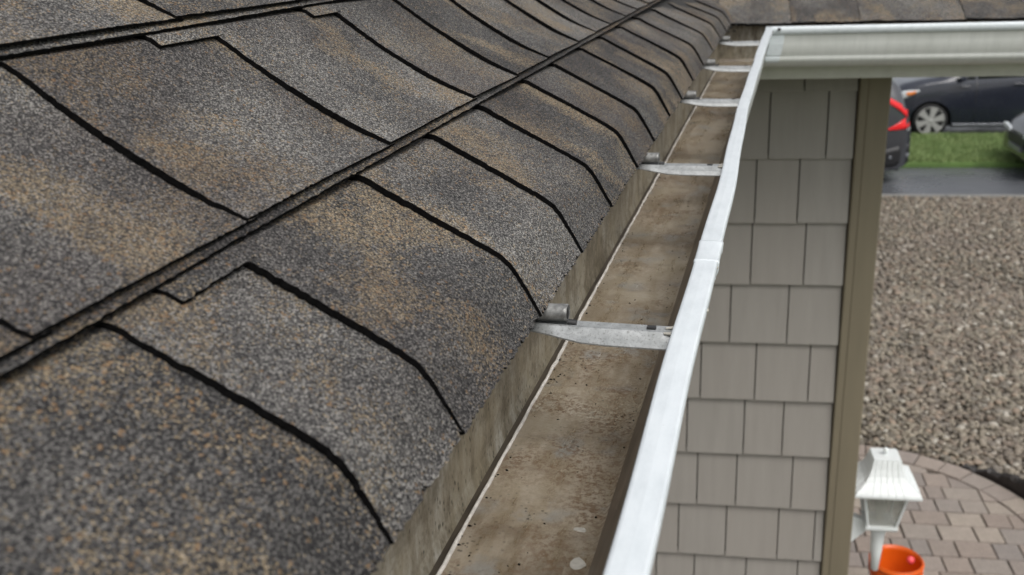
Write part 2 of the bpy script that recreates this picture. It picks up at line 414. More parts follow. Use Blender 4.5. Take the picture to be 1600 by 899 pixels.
# ------------------------------------------------------------------ patio of pavers
def outline(r, n=48): return [(PC[0]+r*math.cos(math.pi*k/n), PC[1]+r*math.sin(math.pi*k/n)) for k in range(n+1)] + [(PC[0]-r, 2.2), (PC[0]+r, 2.2)]
pb = MB(); pb.rings([[(u, v, z) for u, v in outline(PR)] for z in (-.02, .004)], True, 0, False); patio = pb.build('patio', 'sand'); patio.rotation_euler = (0, 0, AW); tag(patio, kind='structure')
def clip(poly, ring):
    for (ax_, ay), (bx, by) in zip(ring, ring[1:]+ring[:1]):
        if not poly: return []
        out = []; side = lambda p: (bx-ax_)*(p[1]-ay)-(by-ay)*(p[0]-ax_)
        for p, q in zip(poly, poly[1:]+poly[:1]):
            sp, sq_ = side(p), side(q)
            if sp >= 0: out.append(p)
            if sp*sq_ < 0: t = sp/(sp-sq_); out.append((p[0]+(q[0]-p[0])*t, p[1]+(q[1]-p[1])*t))
        poly = out
    return poly
def paver_from(poly, c):
    n = len(poly); cc = [(x-c[0], y-c[1]) for x, y in poly]
    def sc(k): return [(x*k[0], y*k[0], k[1]) for x, y in cc]
    mb = MB(); mb.rings([sc((.955, -.03)), sc((.955, .018)), sc((.935, .0235)), sc((.89, .025))], True, 0, False)
    me = mesh('paver', mb.v, mb.f, 'paver'); return me
RING = outline(PR-.165, 24); cache = {}; npv = 0; v = 4.05
while v < PC[1]+PR:
    u = .60 + random.uniform(0, .12); h = random.choice((.150, .150, .165))
    while u < PC[0]+PR:
        w = random.choice((.105, .150, .150, .210, .225)); u0_ = u; u += w
        rect = [(u0_, v), (u0_+w, v), (u0_+w, v+h), (u0_, v+h)]
        poly = clip(rect, RING)
        if len(poly) < 3: continue
        ar_ = abs(sum(p[0]*q[1]-q[0]*p[1] for p, q in zip(poly, poly[1:]+poly[:1])))/2
        if ar_ < .004: continue
        full = abs(ar_-w*h) < 1e-6
        c = (u0_+w/2, v+h/2) if full else (sum(p[0] for p in poly)/len(poly), sum(p[1] for p in poly)/len(poly))
        if full:
            if (w, h) not in cache: cache[(w, h)] = paver_from(rect, c)
            me = cache[(w, h)]
        else: me = paver_from(poly, c)
        o = link('paver', me, patio, (c[0], c[1], -.002+random.uniform(-.003, .003))); npv += 1
        o.rotation_euler = (random.gauss(0, .008), random.gauss(0, .008), random.gauss(0, .010) + (math.pi if full and random.random() < .5 else 0))
    v += h+.003
for k in range(20):                                       # border course round the rim
    t0, t1 = math.pi*k/20, math.pi*(k+1)/20
    poly = [(PC[0]+r*math.cos(t), PC[1]+r*math.sin(t)) for r, t in [(PR-.16, t0), (PR, t0), (PR, (t0+t1)/2), (PR, t1), (PR-.16, t1), (PR-.16, (t0+t1)/2)]]
    c = (sum(p[0] for p in poly)/6, sum(p[1] for p in poly)/6)
    link('paver', paver_from(poly, c), patio, (c[0], c[1], random.uniform(-.002, .004)))
for k in range(8):
    poly = [(PC[0]+PR-.16, PC[1]-.17*(k+1)), (PC[0]+PR, PC[1]-.17*(k+1)), (PC[0]+PR, PC[1]-.17*k), (PC[0]+PR-.16, PC[1]-.17*k)]; c = (PC[0]+PR-.08, PC[1]-.17*(k+.5))
    link('paver', paver_from(poly, c), patio, (c[0], c[1], random.uniform(-.002, .003)))
# black edging, standing proud on the right of the rim
eb = MB(); N_ = 48; rs = []
for k in range(N_+1):
    t = math.radians(50 - 50*k/N_); r = PR+.012; hh = .015 + .125*min(1, k/22)
    c, s_ = math.cos(t), math.sin(t); wv = .012*math.sin(k*.9)+.006*math.sin(k*2.3)
    rs.append([(PC[0]+(r+q)*c, PC[1]+(r+q)*s_, z) for q, z in ((0, -.02), (0, hh*.8+wv), (.02, hh+wv), (.06+.03*min(1, k/20), hh*.7+wv), (.14, -.02))])
eb.rings(rs, True, 0, False); eo = eb.build('garden_edging', 'edging'); eo.rotation_euler = (0, 0, AW)
tag(eo, 'curved black edging strip along the rim of the paved patio', 'edging')

# ================================================================== THE HOUSE
house = empty('house', (0, 0, 0)); tag(house, 'house corner with shingle roof, grey shake siding and olive corner board', 'house')

# ---------- main roof: one curved profile per course (x, z relative to the camera), measured along the rake
def catmull(pts, n):
    p = np.array(pts); p = np.concatenate([[2*p[0]-p[1]], p, [2*p[-1]-p[-2]]]); out = []
    for i in range(1, len(p)-2):
        for t in np.linspace(0, 1, 12, endpoint=False):
            a, b, c, d = p[i-1:i+3]
            out.append(.5*((2*b)+(-a+c)*t+(2*a-5*b+4*c-d)*t*t+(-a+3*b-3*c+d)*t**3))
    out.append(p[-2]); out = np.array(out)
    s = np.concatenate([[0], np.cumsum(np.linalg.norm(np.diff(out, axis=0), axis=1))])
    return out, s
class Prof:
    def __init__(s, pts, stop):
        s.p, s.s = catmull(pts, 12); s.L = s.s[-1]; s.top = stop(s)
    def at(s, q):
        x = np.interp(q, s.s, s.p[:, 0]); z = np.interp(q, s.s, s.p[:, 1]); e = .002
        dx = np.interp(q+e, s.s, s.p[:, 0]) - np.interp(q-e, s.s, s.p[:, 0]); dz = np.interp(q+e, s.s, s.p[:, 1]) - np.interp(q-e, s.s, s.p[:, 1])
        l = np.hypot(dx, dz)+1e-9
        return x, z, dz/l*1., -dx/l                       # normal (nx, nz): up and outwards
    def s_at_x(s, x): return float(np.interp(-x, -s.p[:, 0], s.s))
R1 = [(-.153, -.2465), (-.164, -.2261), (-.1743, -.2095), (-.187, -.1998), (-.2278, -.1778), (-.274, -.1535), (-.33, -.1205)]
R2 = [(-.279, -.1412), (-.316, -.1238), (-.369, -.0920), (-.418, -.0570), (-.47, -.0200)]
R3 = [(-.420, -.0470), (-.459, -.0270), (-.510, .0050), (-.559, .0400), (-.61, .0760)]
rows = [(R1, -.276), (R2, -.417), (R3, -.556)]
for k in (1, 2, 3, 4): rows.append(([(x-.1385*k, z+.0925*k) for x, z in R3], -.556-.1385*k))
cuts = [
    [-.40, -.20, -.02, .17, .348, .450, .625, .772, .915, 1.087, 1.23, 1.404, 1.558, 1.748, 1.953, 2.187, 2.43, 2.62, 2.80, 3.02, 3.25],
    [-.42, -.24, -.06, .12, .304, .476, .686, .899, 1.057, 1.207, 1.391, 1.523, 1.647, 1.807, 1.947, 2.109, 2.28, 2.45, 2.63, 2.80, 2.97, 3.16, 3.35],
    [-.35, -.15, .04, .25, .44, .652, .84, 1.01, 1.17, 1.36, 1.55, 1.70, 1.89, 2.06, 2.24, 2.43, 2.60, 2.79, 2.98, 3.15, 3.3, 3.5]]
for k in range(4): cuts.append(list(np.arange(-.4+.07*k, 3.7+.12*k, .178)+rng.uniform(-.03, .03, len(np.arange(-.4+.07*k, 3.7+.12*k, .178)))))
def sag(y, s): return -.013*np.clip((y-1.5)/1.0, 0, 1.2)**1.3*np.clip(s/.14, 0, 1)
def tab_mesh(P, y0, y1, seed, near, first, tongue):
    r = np.random.default_rng(seed); TH = .0046
    st = .0032 if near else .009
    ny = max(6, int((y1+.012-y0)/st)); ns = max(8, int((P.top+.02)/st))
    V, F, FM, UVs = [], [], [], []
    def patch(ya, yb, sa, sb, nyy, nss, drop, taper):
        b = sum(len(x) for x in V)
        ys = np.linspace(ya, yb, nyy+1); ss = np.linspace(sa, sb, nss+1)
        Y, Q = np.meshgrid(ys, ss)
        j = (.0009 if near else .0007)*(.25 if taper else 1)
        Y = Y.copy(); Q = Q.copy()
        Y[:, 0] += r.normal(0, j*.55, nss+1) + .0004*np.sin(ss*37+seed); Y[:, -1] += r.normal(0, j, nss+1)
        Q[0] += r.normal(0, j*(2.0 if first else .45), nyy+1) + (0 if taper else .0006)*np.sin(ys*21+seed*1.7) ; Q[-1] += r.normal(0, j*.4, nyy+1)
        x, z, nx, nz = P.at(np.clip(Q, -.003, P.L))
        ex = Q < 0
        t = np.clip((Y-y0)/(y1-y0), -.6, 1.15)
        off = -drop*np.clip(t, 0, 2)*(.55+.45*np.clip(Q/.05, 0, 1))
        off -= .0045*np.clip((Q-P.top)/.01, 0, 1.5)
        off += .0007*np.sin(Y*23+seed)*np.sin(Q*31+seed*2)
        if taper: off += .0005
        X = x + nx*off; Z = z + nz*off + sag(Y, Q) + HC
        top = np.stack([X, Y, Z], -1)
        idx = np.arange((nyy+1)*(nss+1)).reshape(nss+1, nyy+1)
        V.append(top.reshape(-1, 3)); UVs.append(np.stack([Y + seed*.37, Q + seed*.11], -1).reshape(-1, 2))
        f = np.stack([idx[:-1, :-1], idx[:-1, 1:], idx[1:, 1:], idx[1:, :-1]], -1).reshape(-1, 4)[:, ::-1] + b
        F.extend(f.tolist()); FM.extend([0]*len(f))
        ring = np.concatenate([idx[0, :], idx[1:, -1], idx[-1, -2::-1], idx[-2:0:-1, 0]])
        n = len(ring); b2 = b + (nyy+1)*(nss+1)
        thk = np.where(np.arange(n) <= nyy, .0022, TH); low = top.reshape(-1, 3)[ring].copy(); low[:, 0] -= nx.ravel()[ring]*thk; low[:, 2] -= nz.ravel()[ring]*thk
        low += r.normal(0, .00015, low.shape)
        V.append(low); UVs.append(UVs[-1][ring] + np.array([.0031, -.0046]))
        for k in range(n):
            k2 = (k+1) % n; F.append([b+int(ring[k]), b+int(ring[k2]), b2+k2, b2+k]); FM.append(1)
    patch(y0, y1+.012, 0., P.top+.018, ny, ns, .0044, False)
    if tongue: patch(y0-tongue, y0+.006, P.top-.0100, P.top+.012, max(4, int(tongue/st)), 5, 0., True)
    return mesh('shingle', np.concatenate(V), F, ['shingle', 'core'], FM, np.concatenate(UVs), False)
dk = MB()
profs = [Prof(p, lambda s, xx=xt: s.s_at_x(xx)) for p, xt in rows]
# roof deck under the courses
ring = [(-.168, -.256), (-.182, -.232), (-.195, -.2165), (-.235, -.193), (-.42, -.075), (-.56, .018), (-.56-.1385*4.1, .018+.0925*4.1), (-1.14, .30), (-.56, -.13), (-.21, -.30), (-.19, -.285)]
dk.rings([[(x, y, z+HC) for x, z in ring] for y in (-.6, 1.5, 3.4)], True, 0, False)
roof = dk.build('roof', 'deck', house); tag(roof, 'weathered brown and grey laminated shingles in curved courses above the gutter')
for ci, (P, cy) in enumerate(zip(profs, cuts)):
    SV, SU, SF, SM = [], [], [], []; yy = np.linspace(-.5, 3.3+.1*ci, 900 if ci < 3 else 200); r_ = np.random.default_rng(50+ci)
    for y in yy:                                          # under layer of the laminate, showing as a second line below each butt edge
        q = np.array([-.0042 if ci else -.001, .012, .05]); q[0] += r_.normal(0, .0003)+.0004*math.sin(y*14+ci)
        x, z, nx, nz = P.at(np.maximum(q, 0)); x[0] -= min(q[0], 0)*-.86*-1; z[0] += min(q[0], 0)*.5
        for i, o_ in ((0, .0078), (0, .0056), (1, .0060), (2, .0085)): SV.append((x[i]-nx[i]*o_, y, z[i]-nz[i]*o_+HC+sag(y, q[i]))); SU.append((y, q[i]+ci*.3+.003*(o_ > .009)))
    for i in range(len(yy)-1):
        for j in range(3): SF.append((i*4+j, i*4+j+1, i*4+5+j, i*4+4+j)); SM.append(1 if j == 0 else 0)
    link('under_layer', mesh('under_layer', SV, SF, ['shingle', 'core'], SM, SU), roof)
    for k in range(len(cy)-1):
        y0, y1 = cy[k], cy[k+1]; near = y0 < 1.3 and ci < 3
        tg = {(0, .450): .062, (1, .686): .075, (1, .899): .050}.get((ci, round(float(y0), 3)), 0)   # the few tabs whose upper layer laps sideways
        link('shingle', tab_mesh(P, y0, y1, ci*101+k*7+3, near, ci == 0, tg), roof)

# ---------- wing roof: shingles rising away from the camera
wroof_rise = .60
wd_ = MB()
V0W = 2.905
def wz(v): return -.2520 + (v-V0W)*wroof_rise
prof_w = [(2.93, wz(2.93)-.016), (4.5, wz(4.5)-.016), (4.5, wz(4.5)-.20), (3.02, -.238), (2.93, -.256)]
wd_.rings([[UV(u, v, z+HC) for v, z in prof_w] for u in (-.35, 1.35)], True, 0, False)
wroof = wd_.build('roof', 'deck', house); tag(wroof, 'lower slope of the far shingle roof above the white gutter')
wcuts = [[-.1, .12, .31, .49, .755, 1.02, 1.30], [-.2, .04, .23, .42, .60, .77, .97, 1.18, 1.34], [-.25, -.06, .11, .33, .52, .70, .88, 1.08, 1.3]]
def wing_tab(u0, u1, row, seed):
    r = np.random.default_rng(seed); V = []; F = []; FM = []; UVs = []
    v0 = V0W+row*.122; n = 24; k = 12
    us = np.linspace(u0+.002, u1+.008, n+1); ss = np.linspace(0, .150, k+1)
    Uu, Q = np.meshgrid(us, ss); Uu = Uu.copy(); Q = Q.copy(); Q[0] += r.normal(0, .0011, n+1); Uu[:, 0] += r.normal(0, .001, k+1)
    t = (Uu-u0)/(u1-u0); ang = math.atan(wroof_rise)
    lift = .0125*(1-Q/.15)*.9 - .003*t
    vv = v0 + Q*math.cos(ang); zz = wz(v0) + Q*math.sin(ang) + lift + HC - .006
    if row == 0: zz = zz - .006*np.clip(1-Q/.02, 0, 1)
    W = np.stack([Uu*CA - vv*SA, Uu*SA + vv*CA, zz], -1)
    idx = np.arange((n+1)*(k+1)).reshape(k+1, n+1)
    f = np.stack([idx[:-1, :-1], idx[:-1, 1:], idx[1:, 1:], idx[1:, :-1]], -1).reshape(-1, 4)
    F += f.tolist(); FM += [0]*len(f)
    V.append(W.reshape(-1, 3)); UVs.append(np.stack([Uu+seed*.31, Q+seed*.17], -1).reshape(-1, 2))
    ring = np.concatenate([idx[0, :], idx[1:, -1], idx[-1, -2::-1], idx[-2:0:-1, 0]]); b = (n+1)*(k+1)
    low = W.reshape(-1, 3)[ring].copy(); low[:, 2] -= .0065; V.append(low); UVs.append(UVs[0][ring])
    for i in range(len(ring)):
        j = (i+1) % len(ring); F.append([int(ring[i]), b+i, b+j, int(ring[j])]); FM.append(1)
    return mesh('shingle', np.concatenate(V), F, ['shingle', 'core'], FM, np.concatenate(UVs))
for row in range(9):
    cu = wcuts[row] if row < 3 else list(np.arange(-.3, 1.4, .19)+rng.uniform(-.03, .03, 9))
    for k in range(len(cu)-1): link('shingle', wing_tab(cu[k], cu[k+1], row, 900+row*31+k*5), wroof)

# ---------- walls
KW = 1.07; WD = 3.05*KW                                                # distance of the wing wall's face in the wing frame
def wbox(mb, u0, u1, v0, v1, z0, z1, mi=0):
    P = [UV(u, v, z) for z in (z0, z1) for u, v in ((u0, v0), (u1, v0), (u1, v1), (u0, v1))]
    return mb.add(P, [(3, 2, 1, 0), (4, 5, 6, 7), (0, 1, 5, 4), (1, 2, 6, 5), (2, 3, 7, 6), (3, 0, 4, 7)], mi)
UC0, UC1 = .5246*KW, .6115*KW
wb = MB(); wbox(wb, -.34, UC1-.027, WD+.022, 7.5, 0, HC-.40); wall = wb.build('wall', 'sheath', house)
tag(wall, 'wing wall clad in grey painted shakes')
rz = [(-.4605-.1972*k)*KW for k in range(0, 16)]
shk = {0: [.373], 1: [.280, .4445], 2: [.249, .374], 3: [.245, .404], 4: [.189, .365], 5: [.103, .275, .441], 6: [.0635, .247, .3706], 7: [.102, .230, .410], 8: [.0437, .203, .375, .4935], 9: [.101, .276, .4476]}
def shake_mesh(u0, u1, zb, zt, seed):
    r = random.Random(seed); a = .0022
    u0 += a; u1 -= a; fb = -.018; ft = -.004                    # butt stands proud, top tucks under the course above
    zb += r.uniform(-.0015, .0015)
    n = 6; vs = []; uv = []
    for i in range(n+1):
        u = u0+(u1-u0)*i/n
        for v, z in ((WD+.012+.0, zb), (WD+fb+.0, zb+.0006), (WD+fb-.0006+r.uniform(-.0004, .0004), zb+.003), (WD+ft, zt), (WD+.012, zt)):
            vs.append(UV(u, v, z+HC)); uv.append((u+seed*.13, z))
    f = []
    for i in range(n):
        for j in range(4): f.append((i*5+j, (i+1)*5+j, (i+1)*5+j+1, i*5+j+1))
    f += [(4, 3, 2, 1, 0), tuple(n*5+j for j in range(5))]
    return mesh('siding_shake', vs, f, 'shake', None, uv)
shk = {k: [x*KW for x in q] for k, q in shk.items()}; UC0, UC1 = .5246*KW, .6115*KW
sid = 0
for k in range(0, 16):
    zt = HC*0 + (rz[k-1] if k else rz[0]+.06) + .012; zb = rz[k]
    if zb+HC < .06: zb = -HC+.06
    j = list(shk.get(k, sorted([.10+random.uniform(-.04, .04), .27+random.uniform(-.03, .03), .42+random.uniform(-.03, .03)])))
    while j[0] > -.16: j.insert(0, j[0]-random.choice((.14, .18, .19)))
    j[0] = max(j[0], -.33); j = j + [UC0-.002]
    for a_, b_ in zip(j[:-1], j[1:]):
        sid += 1; link('siding_shake', shake_mesh(a_, b_, zb, zt, sid), wall)
cb = MB()
def prism(mb, pts, z0, z1, mi=0, smooth=False):
    return mb.rings([[UV(u, v, z) for u, v in pts] for z in (z0, z1)], True, mi, smooth)
e = .006
prism(cb, [(UC0, WD+.03), (UC0, WD-.022), (UC0+.004, WD-.026), (UC0+.024, WD-.026), (UC0+.028, WD-.0285), (UC1-e, WD-.0285), (UC1-.002, WD-.0265), (UC1, WD-.0285+e), (UC1, WD+.07), (UC1-.0265, WD+.07), (UC1-.0265, WD+.03)], .05, HC-.415)
cbo = cb.build('corner_board', 'board', house); tag(cbo, 'olive brown corner trim')
sw = MB(); wbox(sw, UC1-.0265, UC1-.0145, WD+.071, 7.5, .05, HC-.415); sw.build('wall', 'shake', house)   # side wall that carries the lamp
fb_ = MB(); wbox(fb_, -.2, .985, 2.952, 2.972, HC-.412, HC-.262); fb_.build('fascia', 'fascia', house, .002)
sf = MB(); wbox(sf, -.2, .98, 2.973, WD+.02, HC-.404, HC-.392); sf.build('soffit', 'soffit', house)
mw = MB(); mw.box((-1.2, -1.0, 0), (-.50, 3.2, HC-.42)); mw.build('wall', 'shake', house)         # main wall below the near roof
ms = MB(); ms.box((-.50, -1.0, HC-.40), (-.222, 3.0, HC-.388)); ms.build('soffit', 'soffit', house)
mf = MB(); mf.box((-.221, -1.0, HC-.41), (-.203, 2.9, HC-.275)); mf.build('fascia', 'fascia', house)

# ================================================================== GUTTERS
# profile: (inset from the outer lip, height relative to the camera, material index)
IN = [(.1495, -.262), (.1495, -.300), (.1495, -.352), (.1475, -.3635), (.1408, -.3638), (.1405, -.3605), (.120, -.3600), (.090, -.3602), (.0555, -.3600), (.0520, -.3570), (.0480, -.349), (.0425, -.338), (.0350, -.322), (.0290, -.309), (.0235, -.3025), (.0180, -.299), (.0150, -.296), (.0125, -.276), (.0105, -.266)]
LIP = [(.0185, -.2690), (.0192, -.2568), (.0184, -.2556), (.0170, -.2551), (.0100, -.2548), (.0022, -.2551), (.0008, -.2556), (.0, -.2570), (.0006, -.2640), (.0030, -.2700), (.0060, -.2730)]
OUT = [(.0060, -.2730), (.0085, -.2765), (.0100, -.300), (.0155, -.330), (.0180, -.3335), (.0170, -.3360), (.0178, -.342), (.0195, -.3465), (.0230, -.3500), (.0280, -.3560), (.0345, -.3610), (.044, -.3650), (.0555, -.3660), (.1510, -.3665), (.1515, -.262)]
YA = -.45
def bow(y): return .0085*math.exp(-((y-1.75)/.62)**2)      # the lip bends inwards halfway along
def yend(o): return (2.80+o + SA*(-.046-o))/CA
def ustart(o): x = -.046-o; y = yend(o); return x*CA + y*SA
def main_pts(prof, ys):
    out = []
    for y in ys:
        row = []
        for o, z in prof:
            ye = yend(o); yy = YA + (ye-YA)*(y-YA)/(2.80-YA)
            row.append((-.046-o-bow(yy)*max(0, 1-o/.06), yy, z+HC))
        out.append(row)
    return out
def strip_mesh(name, rows_, mat, parent, smooth=True):
    mb = MB(); mb.rings(rows_, False, 0, smooth, False); return mb.build(name, mat, parent)
ysteps = list(np.linspace(YA, 2.80, 70))
G1 = empty('rain_gutter', (0, 0, 0)); tag(G1, 'dirty open gutter with white lip running from the foreground to the corner', 'gutter')
def sub(prof, n):                                          # densify a profile
    out = []
    for (a, b), (c, d) in zip(prof[:-1], prof[1:]):
        for k in range(n): out.append((a+(c-a)*k/n, b+(d-b)*k/n))
    return out+[prof[-1]]
strip_mesh('back_wall', main_pts(IN[:4], ysteps), 'back', G1, False)
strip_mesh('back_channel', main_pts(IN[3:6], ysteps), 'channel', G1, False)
strip_mesh('trough', main_pts(IN[5:10], ysteps), 'inside', G1)
strip_mesh('front_wall', main_pts(IN[9:], ysteps), 'frontdirtshade', G1)
jb = []
for y in np.linspace(YA, 2.80, 260):                        # pale raised sheet edge along the back of the floor
    w_ = .0009+random.gauss(0, .0002)+.0006*max(0, math.sin(y*9)); h_ = .0018+random.gauss(0, .0002)
    x = -.046-.1402+random.gauss(0, .00025); z = HC-.3604
    if y < yend(.14)-.02: jb.append([(x-.0010, y, z-.002), (x-.0006, y, z+h_), (x+w_, y, z+h_*.85), (x+w_+.0006, y, z-.002)])
sb = MB(); sb.rings(jb, True, 0, True, True); sb.build('floor_seam', 'bead', G1)
lipr = main_pts(LIP, list(np.linspace(YA, 2.80, 160)))
lipr = [[(x+.0009*math.sin(p[1]*7.3)+.0005*math.sin(p[1]*19), yy, z+.0006*math.sin(p[1]*11)) for (x, yy, z) in row for p in [row[3]]] for row in lipr]
strip_mesh('lip', lipr, 'lip', G1, False)
strip_mesh('outer_face', main_pts(OUT, ysteps), 'face', G1)
def endcap(name, parent, ring_, d):
    mb = MB(); a = [Vector(p) for p in ring_]; mb.rings([[tuple(p) for p in a], [tuple(p+Vector(d)) for p in a]], True, 0, False); return mb.build(name, 'lip', parent)
endcap('end_cap', G1, [(-.046-o, YA, z+HC) for o, z in IN[1:-1]], (0, -.002, 0))
# crimped joint sleeve on the lip
for yj, L in ((.791, .054),):
    rs = []
    for y, k in ((yj-.001, .1), (yj, .9), (yj+.003, .5), (yj+L*.3, .35), (yj+L*.6, .35), (yj+L-.003, .5), (yj+L, .95), (yj+L+.001, .1)):
        rs.append([(-.046-o-bow(y) + (.0013*k if o < .004 else (-.0006*k if o > .017 else 0)), y, z+HC+(.0012*k if z > -.26 else 0)) for o, z in LIP])
    mb = MB(); mb.rings(rs, False, 0, True, False); mb.build('lip_joint_sleeve', 'lip', G1)
# sealant drips and droplets hanging on the outside of the lip
def blob(r, seed):
    q = random.Random(seed); mb = MB(); rs = []
    for i in range(6):
        t = i/5; rr = r*math.sin(math.pi*(.06+.88*t))**.8
        rs.append([(rr*math.cos(k*math.pi/4)*q.uniform(.85, 1.15), rr*1.3*math.sin(k*math.pi/4), -r*2.2*t+r) for k in range(8)])
    mb.rings(rs); return mb
for i, y in enumerate([.655, .693, .733, .768, .79, .800, .838, .862, 1.19]):
    mb = blob(random.uniform(.0010, .0019), i); o = mb.build('sealant_drip', 'seal' if i % 3 else 'lip', G1); o.location = (-.0478-bow(y)+random.uniform(-.0005, .0005), y, HC-.259-random.uniform(0, .004))
# flakes of old sealant on the floor of the trough
def flake(pts, z, name='sealant_flake', mat='seal', h=.0012):
    mb = MB(); n = len(pts); lo = [(x, y, z) for x, y in pts]; cx = sum(p[0] for p in pts)/n; cy = sum(p[1] for p in pts)/n
    hi = [(cx+(x-cx)*.9, cy+(y-cy)*.9, z+h*random.uniform(.5, 1.2)) for x, y in pts]
    mb.rings([lo, hi]); return mb.build(name, mat, G1)
FLOOR = HC-.3604
fl = [(-.1133, .546, .011, .004), (-.1085, .508, .012, .010)]
for x, y, rx, ry in fl:
    n = 9; pts = []
    for k in range(n):
        t = 2*math.pi*(k+random.uniform(-.3, .3))/n; r = random.uniform(.70, 1.05)*(1+.35*math.cos(t-.8)); pts.append((x+rx*.5*r*math.cos(t), y+ry*.8*r*math.sin(t)))
    flake(pts, FLOOR, h=.0007)
# grit and leaf crumbs lying in the gutter
def grit(n, y0, y1):
    mb = MB()
    for k in range(n):
        x = random.choice((random.uniform(-.185, -.10), random.triangular(-.187, -.17, -.187), random.triangular(-.115, -.098, -.1))); y = y0+(y1-y0)*random.random()**1.5
        s = random.uniform(.0004, .0013); t = random.uniform(0, 3.14); c, q = math.cos(t)*s, math.sin(t)*s
        mb.add([(x-c*1.6, y-q*1.6, FLOOR), (x+q, y-c, FLOOR), (x+c*1.6, y+q*1.6, FLOOR), (x-q, y+c, FLOOR), (x, y, FLOOR+s)], [(0, 1, 4), (1, 2, 4), (2, 3, 4), (3, 0, 4)])
    o = mb.build('grit', 'core', G1); o['kind'] = 'stuff'; return o
grit(420, .30, 2.5)

# hangers
def make_hanger():
    t = MB(); rs = []
    X = [-.196, -.186, -.172, -.160, -.152, -.142, -.128, -.110, -.085, -.0665, -.0615]
    for x in X:
        k = min(1, max(0, (x+.172)/.055)); k = k*k*(3-2*k)
        fy = .0045+.0062*k; dz = .0028+.0064*k                # the near flange widens and drops towards the lip
        rs.append([(x, .0088, -.0040), (x, .0084, -.0002), (x, .0072, .0004), (x, .0020, -.0016), (x, .0004, -.0024), (x, -.0012, -.0008), (x, -.0028, .0008), (x, -.0045, .0004), (x, -.0045-fy*.55, -dz*.45), (x, -.0045-fy*.8, -dz*.90), (x, -.0045-fy*.80, -dz*.90-.0010), (x, -.0040-fy*.5, -dz*.5-.0012), (x, -.001, -.0040), (x, .0078, -.0032)])
    t.rings(rs, True, 0, False); return t
def make_ferrule():
    f = MB(); n = 16
    prof_ = [(-.190, .0068), (-.1425, .0066), (-.1400, .0066), (-.1398, .0058), (-.1412, .0052)]
    f.rings([[(x, .0035+r*1.05*math.cos(2*math.pi*k/n), .0058+.0016*(x+.19)/.05+r*.92*math.sin(2*math.pi*k/n)) for k in range(n)] for x, r in prof_], True, 0, True)
    return f
h_y = [.644, 1.158, 1.634, 2.044, 2.520]
hb = make_hanger().build('hanger', 'galv', G1); hb.location = (0, h_y[0], HC-.2590)
f0 = make_ferrule().build('ferrule', 'oldmetal', hb)
d0 = MB(); d0.tube([(-.1425, .0035, .0070), (-.1404, .0035, .0072)], .0044, 12); d0 = d0.build('screw_head', 'dark', hb)
d1 = MB(); d1.tube([(-.1395, .0005, .0014), (-.1335, .0005, .0008)], .0026, 10); d1 = d1.build('screw_collar', 'dark', hb)
d2 = MB(); d2.box((-.0850, .0028, -.0016), (-.0785, .0072, .0006)); d2 = d2.build('slot', 'dark', hb, .0006)
d3 = MB(); d3.tube([(-.072, .004, .0), (-.066, .005, .0006), (-.062, .003, .0006)], [.0006, .0013, .0012], 8); d3.tube([(-.072, -.006, .0002), (-.066, -.007, .0006), (-.062, -.006, 0)], [.0008, .0016, .0010], 8); d3 = d3.build('sealant_dab', 'seal', hb)
parts = [f0, d0, d1, d2, d3]
for i, y in enumerate(h_y[1:]):
    c = hb.copy(); COL.objects.link(c); c.location = (0, y, HC-.2590+random.uniform(-.001, .001)); c.rotation_euler = (0, random.gauss(0, .008), random.gauss(0, .012))
    for p in parts:
        q = p.copy(); COL.objects.link(q); q.parent = c

# wing gutter
G2 = empty('rain_gutter', (0, 0, 0)); tag(G2, 'white gutter across the far eave seen from its outer face', 'gutter')
UE = 1.25
def wing_pts(prof, n=14):
    out = []
    for k in range(n+1):
        out.append([UV(ustart(o) + (UE-ustart(o))*k/n, 2.80+o, z+HC) for o, z in prof])
    return out
strip_mesh('back_wall', wing_pts(IN[:3]), 'back', G2, False)
strip_mesh('trough', wing_pts(IN[2:]), 'inside', G2)
LIPW = [(.0185, -.2700), (.0192, -.2585), (.0165, -.2555), (.0100, -.2545), (.0030, -.2552), (.0004, -.2580), (-.0006, -.2630), (.0002, -.2690), (.0030, -.2735), (.0060, -.2760)]
strip_mesh('lip', wing_pts(LIPW), 'lip', G2)
strip_mesh('outer_face', wing_pts(OUT), 'face', G2)
endcap('end_cap', G2, [UV(UE, 2.80+o, z+HC) for o, z in IN[1:-1]], UV(.002, 0, 0))
# inside mitre strip at the corner
ms_ = MB(); rs = []
for o, z in OUT[1:9]:
    y = yend(o); x = -.046-o; d = .030
    p0 = Vector((x, y-d*1.0, z+HC)); u0 = ustart(o); p2 = Vector(UV(u0+d*1.3, 2.80+o, z+HC)); p1 = Vector((x, y, z+HC))
    nrm = Vector((.7, -.7, 0))*.0016
    rs.append([tuple(p0+Vector((.0016, 0, 0))), tuple(p1+Vector((.0014, -.0014, 0))), tuple(p2+Vector((0, -.0016, 0)))])
ms_.rings(rs, False, 0, False, False); mit = ms_.build('corner_mitre_strip', 'lip', G2)
cs = MB(); cs.tube([UV(ustart(0)+.012, 2.797, HC-.2600), UV(ustart(0)+.020, 2.796, HC-.2620)], .0035, 8); cs.build('rivet', 'dark', G2)
